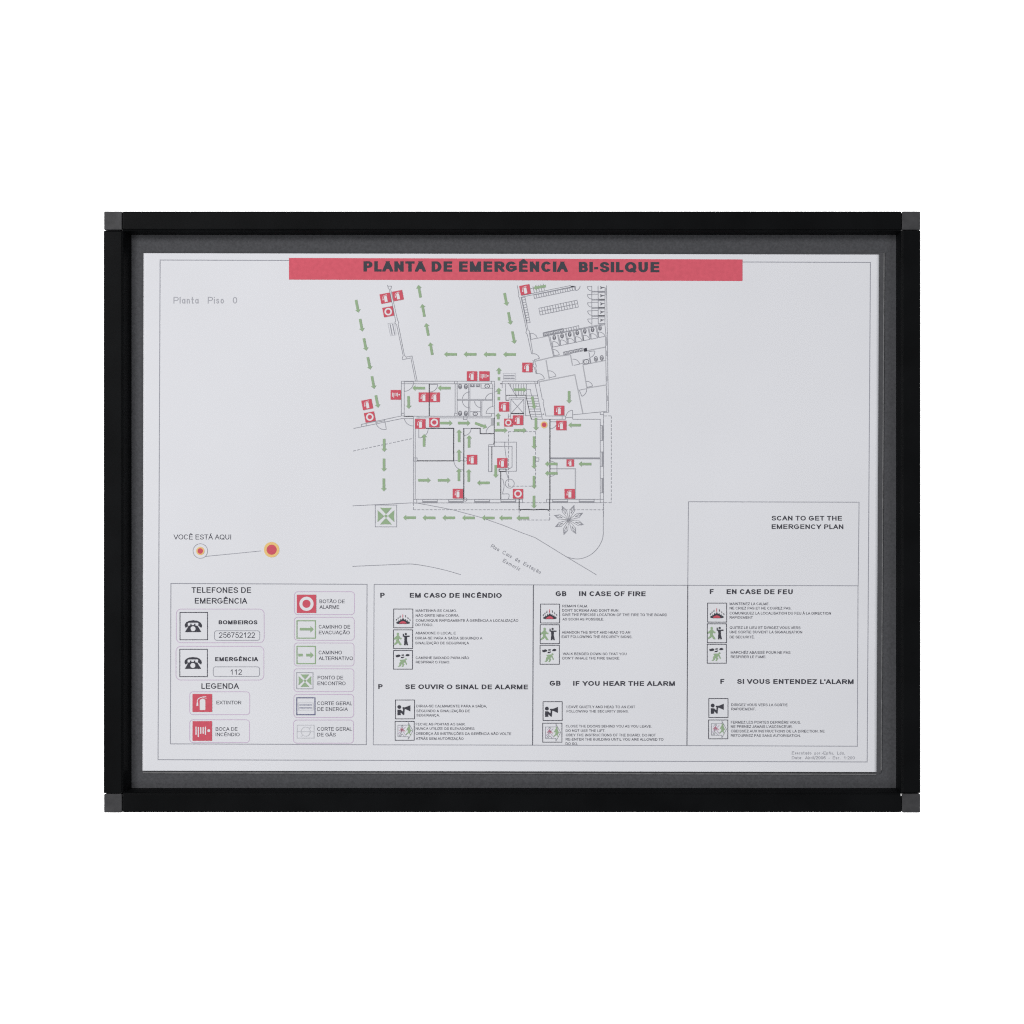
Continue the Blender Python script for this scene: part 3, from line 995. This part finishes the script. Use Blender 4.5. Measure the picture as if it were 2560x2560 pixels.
s, h = 131 * K5, 122 * K5
TA = math.radians(-11)
for T, x, y, a in ((T1, 527, 333, TA), (T1, 684, 300, TA), (T1, 295, 1684, TA), (T1, 1627, 1323, 0), (T1, 1014, 1592, 0), (T1, 1153, 1592, 0), (T2, 573, 226, TA), (T2, 602, 1213, 0), (T2, 306, 1713, 0), (T2, 1006, 1760, 0),
                   (T3, 970, 304, 0), (T3, 1627, 758, 0), (T3, 1447, 1190, 0), (T4, 483, 256, 0), (T4, 1034, 323, 0), (T4, 283, 800, 0), (T4, 1140, 1192, 0)):
    extinguisher(T(x, y), s, h, a, 5 if (x, y) != (483, 256) else 7)
extinguisher(T4(1147, 800), 95 * K5, 90 * K5)
for T, x, y, a, sc in ((T1, 562, 504, TA, 1), (T1, 328, 1843, TA, 1), (T3, 1148, 285, 0, 1), (T4, 360, 287, 0, .82), (T4, 483, 1192, 0, 1)):
    button(T(x, y), s * sc, h * sc, a)
hose(T1(1784, 1323), s, h)
hose(T1(658, 1561), s, h)


# ---- other symbols
def assembly(cx, cy, r, frame_box, fw, layer=4):
    o = Ink(layer)
    for i in range(4):
        a = i * math.pi / 2
        ca, sa = math.cos(a), math.sin(a)
        pts = [(-.70, -1.0), (-.35, -.965), (0, -.955), (.35, -.965), (.70, -1.0), (.05, -.28), (-.05, -.28)]
        o.poly([(cx + r * (x * ca - y * sa), cy + r * (x * sa + y * ca)) for x, y in pts])
    o.disc(cx, cy, r * .17, n=16)
    o = o.build('assembly_point_symbol', 'green', plan)
    Ink(2).box(*frame_box, fw).build('symbol_frame', 'border', o)


a, b = T3(397, 1335), T3(669, 1612)
c = T3(532, 1475)
assembly(c[0], c[1], 107 * K5, (a[0], a[1], b[0], b[1]), 1.5)
a, b = L4(533, 235), L4(835, 535)
c = L4(685, 383)
assembly(c[0], c[1], 118 * KL, (a[0], a[1], b[0], b[1]), 1.6)

k = Ink(2)
k.line(T1(557, 655, 640, 648, 662, 800, 590, 812), 1.4, closed=True)
o = k.build('power_cutoff_symbol', 'faint', plan)
Ink(3).line(T1(585, 665, 612, 802), 1.8).line(T1(617, 660, 643, 794), 1.8).build('power_cutoff_bar', 'border', o)
a, b = T2(295, 1290), T2(452, 1372)
o = Ink(2).box(a[0], a[1], b[0], b[1], 1.6).build('power_cutoff_symbol', 'faint', plan)
Ink(3).line(T2(303, 1318, 438, 1318), 2.4).line(T2(303, 1350, 438, 1350), 2.4).build('power_cutoff_bar', 'border', o)

# ---- legend panel
lp = Ink().line([(427.2, 1458.7), (917.6, 1460.8), (915.6, 1861.6), (425.9, 1859.6)], 2.0, closed=True).build('legend_panel', 'border', plan)
k = Ink()
write(k, L1, [('TELEFONES DE', 512, 1618, 238, 133), ('EMERGÊNCIA', 572, 1545, 438, 333)], .15, 1.2)
write(k, L2, [('LEGENDA', 695, 1392, 535, 432)], .15, 1.2)
k.build('legend_heading_lettering', 'ink', lp)


def entry(T, x0, y0, x1, y1, r, rows, weight=.13):
    a, b = T(x0, y0), T(x1, y1)
    o = Ink().rbox(a[0], a[1], b[0], b[1], r * T.k, 1.7).build('legend_entry_box', 'lilac', plan)
    k = Ink()
    write(k, T, rows, weight)
    k.build('entry_lettering', 'text', o)
    return o


o1 = entry(L1, 228, 540, 1860, 1165, 90, [('256752122', 1020, 1690, 1073, 972)], .11)
o2 = entry(L1, 222, 1232, 1855, 1858, 90, [('112', 1238, 1447, 1757, 1660)], .11)
k = Ink()
write(k, L1, [('BOMBEIROS', 1015, 1735, 822, 748)], .2, 1.5)
k.build('bold_lettering', 'ink', o1)
k = Ink()
write(k, L1, [('EMERGÊNCIA', 950, 1748, 1507, 1432)], .2, 1.5)
k.build('bold_lettering', 'ink', o2)
for o, (x0, y0, x1, y1) in ((o1, (938, 943, 1778, 1120)), (o2, (915, 1613, 1775, 1792))):
    a, b = L1(x0, y0), L1(x1, y1)
    Ink().rbox(a[0], a[1], b[0], b[1], 42 * KL, 1.6).build('number_box', 'border', o)
entry(L2, 478, 590, 1592, 1015, 62, [('EXTINTOR', 975, 1435, 823, 757)])
entry(L2, 478, 1110, 1588, 1533, 62, [('BOCA DE', 960, 1365, 1315, 1248), ('INCÊNDIO', 960, 1405, 1415, 1350)])
entry(L3, 492, 217, 1605, 643, 62, [('BOTÃO DE', 957, 1425, 430, 363), ('ALARME', 957, 1323, 535, 467)])
entry(L3, 488, 692, 1602, 1120, 62, [('CAMINHO DE', 943, 1527, 902, 835), ('EVACUAÇÃO', 945, 1518, 1008, 942)])
entry(L3, 485, 1170, 1598, 1597, 62, [('CAMINHO', 940, 1372, 1380, 1313), ('ALTERNATIVO', 942, 1578, 1487, 1420)])
entry(L4, 482, 163, 1595, 588, 62, [('PONTO DE', 922, 1395, 360, 293), ('ENCONTRO', 920, 1440, 467, 400)])
entry(L4, 480, 640, 1592, 1068, 62, [('CORTE GERAL', 915, 1563, 838, 770), ('DE ENERGIA', 918, 1483, 945, 878)])
entry(L4, 475, 1115, 1588, 1545, 62, [('CORTE GERAL', 913, 1560, 1315, 1247), ('DE GÁS', 913, 1258, 1420, 1353)])

extinguisher(L2(711, 798), 363 * KL, 333 * KL)
hose(L2(710, 1318), 360 * KL, 363 * KL)
button(L3(715, 442), 358 * KL, 337 * KL)
for y0, y1 in ((757, 1080), (1232, 1553)):
    a, b = L3(538, y0), L3(880, y1)
    o = Ink(2).box(a[0], a[1], b[0], b[1], 20 * KL).build('route_symbol', 'green', plan)
    if y0 == 757:
        k = Ink(3).poly(arrow_ink(L3(590, 913), L3(850, 915), 46 * KL, 122 * KL, 60 * KL))
    else:
        k = Ink(3).poly(arrow_ink(L3(708, 1395), L3(848, 1395), 48 * KL, 120 * KL, 58 * KL))
        a, b = L3(562, 1370), L3(643, 1418)
        k.rect(a[0], a[1], b[0], b[1])
    k.build('route_arrow', 'green', o)
a, b = L4(534, 702), L4(872, 1016)
o = Ink(2).box(a[0], a[1], b[0], b[1], 19 * KL).build('power_cutoff_symbol', 'navy', plan)
a, b = L4(565, 795), L4(840, 930)
Ink(2).box(a[0], a[1], b[0], b[1], 1.4).build('power_cutoff_box', 'faint', o)
Ink(3).line(L4(578, 835, 820, 835), 1.9).line(L4(578, 890, 820, 890), 1.9).build('power_cutoff_bar', 'navy', o)
a, b = L4(540, 1210), L4(855, 1450)
c = L4(700, 1330)
Ink(2).box(a[0], a[1], b[0], b[1], 1.8).ring(c[0], c[1], 85 * KL, 1.8).line(L4(550, 1330, 848, 1330), 2).line(L4(615, 1425, 640, 1390), 1.8).line(L4(765, 1278, 795, 1240), 1.8).build('gas_cutoff_symbol', 'faint', plan)

HAND = [(383, 852), (390, 815), (420, 780), (470, 757), (540, 748), (615, 757), (668, 782), (698, 820), (706, 855), (690, 887), (640, 852), (636, 832), (640, 802), (625, 792), (455, 792), (440, 803), (438, 832), (449, 858), (402, 887)]
BODY = [(488, 812), (510, 812), (510, 838), (560, 838), (560, 812), (582, 812), (582, 845), (622, 850), (692, 967), (390, 967), (458, 850), (488, 845)]
for dx, dy, bxx in ((0, 0, (297, 602, 808, 1110)), (-4, 683, (293, 1287, 805, 1795))):
    a, b = L1(*bxx[:2]), L1(*bxx[2:])
    o = Ink(2).box(a[0], a[1], b[0], b[1], 1.8).build('telephone_symbol', 'text', plan)
    k = Ink(3)
    k.poly([L1(x + dx, y + dy) for x, y in HAND])
    k.poly([L1(x + dx, y + dy) for x, y in BODY])
    k.build('telephone_pictogram', 'ink', o)
    c = L1(540 + dx, 905 + dy)
    Ink(4).disc(c[0], c[1], 46 * KL).build('telephone_dial', 'white', o)


# ---- instruction panels
def panel(pts, heads, body):
    o = Ink().line(pts, 1.8, closed=True).build('instruction_panel', 'border', plan)
    for T, rows in heads:
        for row in rows:
            k = Ink()
            write(k, T, [row], .2, 1.45)
            k.build('heading_lettering', 'ink', o)
    for T, rows in body:
        para = []
        for i, row in enumerate(rows):
            para.append(row)
            if i == len(rows) - 1 or rows[i + 1][3] - row[3] > 62:
                k = Ink()
                write(k, T, para, .135, 1.15)
                k.build('body_lettering', 'text', o)
                para = []


panel([(935.3, 1461), (1333.0, 1462.2), (1331.0, 1862.9), (933.2, 1862)],
      [(P1, [('P', 97, 150, 208, 150), ('EM CASO DE INCÊNDIO', 445, 1528, 208, 152)]), (P2, [('P', 73, 125, 200, 143), ('SE OUVIR O SINAL DE ALARME', 390, 1838, 201, 146)])],
      [(P1, [('MANTENHA-SE CALMO.', 515, 998, 375, 345), ('NÃO GRITE NEM CORRA.', 515, 1027, 433, 403), ('COMUNIQUE RAPIDAMENTE À GERÊNCIA A LOCALIZAÇÃO', 515, 1723, 491, 461), ('DO FOGO.', 513, 718, 543, 513),
             ('ABANDONE O LOCAL E', 512, 985, 640, 610), ('DIRIJA-SE PARA A SAÍDA SEGUINDO A', 510, 1300, 699, 669), ('SINALIZAÇÃO DE SEGURANÇA', 510, 1142, 757, 727),
             ('CAMINHE BAIXADO PARA NÃO', 515, 1143, 931, 901), ('RESPIRAR O FUMO.', 515, 918, 982, 952)]),
       (P2, [('DIRIJA-SE CALMAMENTE PARA A SAÍDA,', 523, 1352, 416, 386), ('SEGUINDO A SINALIZAÇÃO DE', 523, 1152, 473, 443), ('SEGURANÇA.', 523, 797, 524, 494),
             ('FECHE AS PORTAS AO SAIR.', 515, 1100, 629, 600), ('NUNCA UTILIZE OS ELEVADORES', 515, 1206, 681, 651), ('OBEDEÇA ÀS INSTRUÇÕES DA GERÊNCIA NÃO VOLTE', 515, 1640, 740, 710), ('ATRÁS SEM AUTORIZAÇÃO', 517, 1078, 799, 769)])])
panel([(1333.9, 1462.2), (1719.0, 1463.3), (1717.0, 1863.9), (1331.9, 1862.9)],
      [(G1, [('GB', 285, 415, 195, 135), ('IN CASE OF FIRE', 572, 1372, 194, 136)]), (G2, [('GB', 213, 345, 165, 106), ('IF YOU HEAR THE ALARM', 500, 1725, 166, 109)])],
      [(G1, [('REMAIN CALM.', 367, 672, 329, 299), ("DON'T SCREAM AND DON'T RUN.", 365, 1052, 382, 351), ('GIVE THE PRECISE LOCATION OF THE FIRE TO THE BOARD', 365, 1630, 434, 403), ('AS SOON AS POSSIBLE.', 368, 868, 488, 458),
             ('ABANDON THE SPOT AND HEAD TO AN', 360, 1185, 647, 616), ('EXIT FOLLOWING THE SECURITY SIGNS.', 358, 1210, 700, 669), ('WALK BENDED DOWN SO THAT YOU', 372, 1142, 906, 876), ('DON´T INHALE THE FIRE SMOKE.', 368, 1062, 959, 929)]),
       (G2, [('LEAVE QUIETLY AND HEAD TO AN EXIT', 418, 1246, 436, 405), ('FOLLOWING THE SECURITY SIGNS.', 418, 1165, 489, 459), ('CLOSE THE DOORS BEHIND YOU AS YOU LEAVE.', 408, 1447, 669, 639), ('DO NOT USE THE LIFT.', 407, 883, 723, 693),
             ('OBEY THE INSTRUCTIONS OF THE BOARD. DO NOT', 408, 1495, 776, 745), ('RE-ENTER THE BUILDING UNTIL YOU ARE ALLOWED TO', 407, 1587, 828, 797), ('DO SO.', 405, 553, 881, 850)])])
panel([(1719.8, 1463.4), (2145, 1464.4), (2143.2, 1865.6), (1717.8, 1863.9)],
      [(F1, [('F', 277, 318, 150, 98), ('EN CASE DE FEU', 457, 1167, 151, 99)]), (F2, [('F', 390, 433, 127, 75), ("SI VOUS ENTENDEZ L'ALARM", 570, 1820, 127, 76)])],
      [(F1, [('MAINTENEZ LA CALME.', 490, 915, 269, 241), ('NE CRIEZ PAS ET NE COUREZ PAS.', 490, 1152, 316, 288), ('COMUNIQUEZ LA LOCALISATION DU FEU À LA DIRECTION', 490, 1577, 370, 342), ('RAPIDEMENT', 490, 738, 415, 388),
             ('QUITEZ LE LIEU ET DIRIGEZ VOUS VERS', 490, 1250, 525, 497), ('UNE SORTIE SUIVENT LA SIGNALISATION', 490, 1268, 572, 544), ('DE SECURITÉ.', 490, 757, 626, 598), ('MARCHÉZ ABAISSÉ POUR NE PAS', 502, 1142, 791, 763), ('RESPIRER LE FUME.', 502, 883, 838, 810)]),
       (F2, [('DIRIGEZ VOUS VERS LA SORTIE', 508, 1112, 366, 338), ('RAPIDEMENT.', 508, 768, 411, 383), ('FERMEZ LES PORTES DERRIÉRE VOUS.', 503, 1252, 553, 525), ("NE PRENEZ JAMAIS L'ASCENCEUR.", 503, 1163, 599, 571),
             ('OBEISSEZ AUX INSTRUCTIONS DE LA DIRECTION. NE', 503, 1508, 648, 620), ('RETOURNEZ PAS SANS AUTORISATION.', 503, 1252, 695, 668)])])

# scan panel (its code is left blank)
o = Ink().line([(1719.4, 1463.4), (1721, 1254.3), (2147.6, 1255.5), (2145.4, 1464.0)], 1.8).build('scan_panel', 'border', plan)
k = Ink()
write(k, Q1, [('SCAN TO GET THE', 962, 1700, 257, 208), ('EMERGENCY PLAN', 962, 1715, 346, 297)], .18, 1.35)
k.build('scan_lettering', 'ink', o)

# credits
k = Ink()
for s_, x0, x1, yb, yt in (('Executado por:-Epfis, Lda.', 1157, 1725, 885, 853), ('Data: Abril/2006 - Esc. 1:200', 1157, 1832, 936, 904)):
    a, b = F2(x0, yb), F2(x1, yt)
    lettering(k, s_, a[0], b[0], a[1], a[1] - b[1], .13, SL, space=.8)
k.build('credit_lettering', 'credit', plan)

# ---- instruction pictograms, in unit squares
FB = (255, 342, 481, 563)
FIRE_BASE = U([(283, 493), (296, 503), (290, 486), (308, 494), (312, 472), (326, 484), (338, 456), (350, 470), (365, 445), (380, 469), (394, 458), (402, 482), (418, 470), (422, 494), (438, 486), (434, 502), (446, 494), (441, 514), (400, 518), (322, 518), (290, 514)], *FB)
FIRE_RED = U([(318, 513), (330, 497), (347, 488), (365, 484), (386, 489), (400, 499), (408, 513)], *FB)
SPARKS = [U(p, *FB) for p in ([(332, 420), (328, 446)], [(309, 442), (304, 464)], [(289, 460), (285, 479)], [(392, 414), (398, 442)], [(419, 440), (427, 461)], [(445, 460), (449, 480)])]
SPARK_RED = U([(363, 404), (361, 442)], *FB)
WB = (75, 80, 900, 905)
WALKER = U([(235, 318), (285, 318), (330, 350), (350, 415), (420, 425), (420, 490), (345, 490), (310, 450), (300, 530), (340, 600), (435, 750), (345, 755), (265, 645), (215, 695), (110, 755), (105, 690), (190, 610), (195, 480), (100, 515), (90, 450), (150, 400)], *WB)
GUIDE = U([(475, 250), (520, 250), (522, 335), (772, 335), (772, 385), (660, 395), (655, 540), (705, 755), (640, 758), (612, 680), (590, 758), (528, 758), (548, 540), (540, 395), (475, 370)], *WB)
SB = (75, 985, 900, 1810)
CLOUDS = [U(p, *SB) for p in ([(165, 1180), (210, 1195), (280, 1165), (340, 1170), (385, 1220), (350, 1255), (260, 1285), (180, 1280)], [(425, 1170), (480, 1158), (540, 1165), (520, 1215), (425, 1215)],
                              [(380, 1325), (420, 1268), (480, 1265), (540, 1250), (530, 1290), (480, 1325)], [(590, 1235), (620, 1160), (690, 1142), (765, 1165), (770, 1200), (720, 1240)])]
CROUCH = U([(355, 1400), (550, 1385), (580, 1395), (610, 1480), (670, 1600), (620, 1615), (575, 1500), (500, 1535), (550, 1595), (490, 1710), (425, 1705), (470, 1640), (440, 1575), (400, 1620), (400, 1660), (330, 1705), (260, 1700), (330, 1640), (330, 1530), (400, 1470), (355, 1450)], *SB)
MB_ = (140, 160, 905, 920)
MEGA = U([(220, 550), (345, 550), (440, 630), (445, 515), (410, 480), (430, 450), (540, 450), (735, 370), (735, 615), (510, 515), (490, 760), (450, 765), (350, 665), (350, 770), (220, 770)], *MB_)
DB = (125, 1025, 890, 1785)
EXITER = U([(645, 1245), (705, 1245), (745, 1375), (805, 1390), (730, 1430), (715, 1500), (765, 1590), (725, 1570), (680, 1495), (650, 1500), (570, 1570), (555, 1535), (630, 1470), (632, 1345), (565, 1405), (590, 1340)], *DB)


def pictogram(kind, T, x0, y0, x1, y1):
    a, b = T(x0, y0), T(x1, y1)
    sx, sy = b[0] - a[0], b[1] - a[1]
    q = lambda u, v: (a[0] + u * sx, a[1] + v * sy)
    o = Ink(2).box(a[0], a[1], b[0], b[1], 1.7).build(kind, 'text', plan)

    def head(ink, box, x, y, r):
        c = q(*U([(x, y)], *box)[0])
        ink.disc(c[0], c[1], r / (box[2] - box[0]) * sx, n=16)

    if kind == 'fire_instruction_symbol':
        k = Ink(3).poly([q(*p) for p in FIRE_BASE])
        for p in SPARKS:
            k.line([q(*e) for e in p], 1.7)
        k.build('flame_outline', 'ink', o)
        Ink(4).poly([q(*p) for p in FIRE_RED]).line([q(*e) for e in SPARK_RED], 1.5).build('flame_core', 'red', o)
    elif kind == 'leave_instruction_symbol':
        k = Ink(3).poly([q(*p) for p in WALKER])
        head(k, WB, 262, 262, 52)
        k.build('walking_figure', 'green', o)
        k = Ink(3).poly([q(*p) for p in GUIDE])
        head(k, WB, 605, 262, 47)
        k.build('pointing_figure', 'ink', o)
    elif kind == 'smoke_instruction_symbol':
        k = Ink(3)
        for p in CLOUDS:
            k.poly([q(*e) for e in p])
        k.build('smoke_cloud', 'ink', o)
        k = Ink(3).poly([q(*p) for p in CROUCH])
        head(k, SB, 605, 1372, 40)
        k.build('crouching_figure', 'green', o)
    elif kind == 'megaphone_instruction_symbol':
        k = Ink(3).poly([q(*p) for p in MEGA])
        head(k, MB_, 293, 440, 76)
        k.build('megaphone_figure', 'ink', o)
    else:
        d = lambda *c: [q(*p) for p in U([(c[i], c[i + 1]) for i in range(0, len(c), 2)], *DB)]
        k = Ink(3).line(d(235, 1175, 655, 1175, 655, 1070, 835, 1395, 650, 1740, 650, 1640, 235, 1640), 1.1, closed=True)
        c = d(400, 1230)[0]
        k.ring(c[0], c[1], 36 * sx / 765, 1.1, n=12)
        k.line(d(390, 1440, 280, 1620), 1.1).line(d(330, 1620, 400, 1530, 500, 1620), 1.1).line(d(450, 1450, 560, 1590), 1.1)
        k.build('arrow_outline', 'line', o)
        Ink(4).line(d(300, 1400, 400, 1310, 525, 1430), 1.6).line(d(365, 1450, 400, 1300, 445, 1430), 1.6).build('crossed_figure', 'pink', o)
        Ink(4).line(d(295, 1250, 560, 1600), 1.1).line(d(540, 1240, 250, 1530), 1.1).build('cross_mark', 'lilac', o)
        k = Ink(4).poly([q(*p) for p in EXITER])
        head(k, DB, 682, 1205, 36)
        k.build('leaving_figure', 'green', o)


KINDS = ('fire_instruction_symbol', 'leave_instruction_symbol', 'smoke_instruction_symbol', 'megaphone_instruction_symbol', 'door_instruction_symbol')
for Ta, Tb, boxes in ((P1, P2, ((255, 342, 481, 563), (253, 587, 478, 808), (253, 830, 477, 1050), (276, 330, 501, 552), (272, 582, 497, 804))),
                      (G1, G2, ((103, 291, 333, 519), (99, 540, 331, 768), (97, 788, 330, 1017), (133, 358, 364, 586), (129, 618, 361, 847))),
                      (F1, F2, ((253, 248, 458, 452), (250, 470, 456, 673), (249, 690, 454, 893), (266, 285, 472, 488), (264, 515, 470, 717)))):
    for i, (kd, b) in enumerate(zip(KINDS, boxes)):
        pictogram(kd, Ta if i < 3 else Tb, *b)
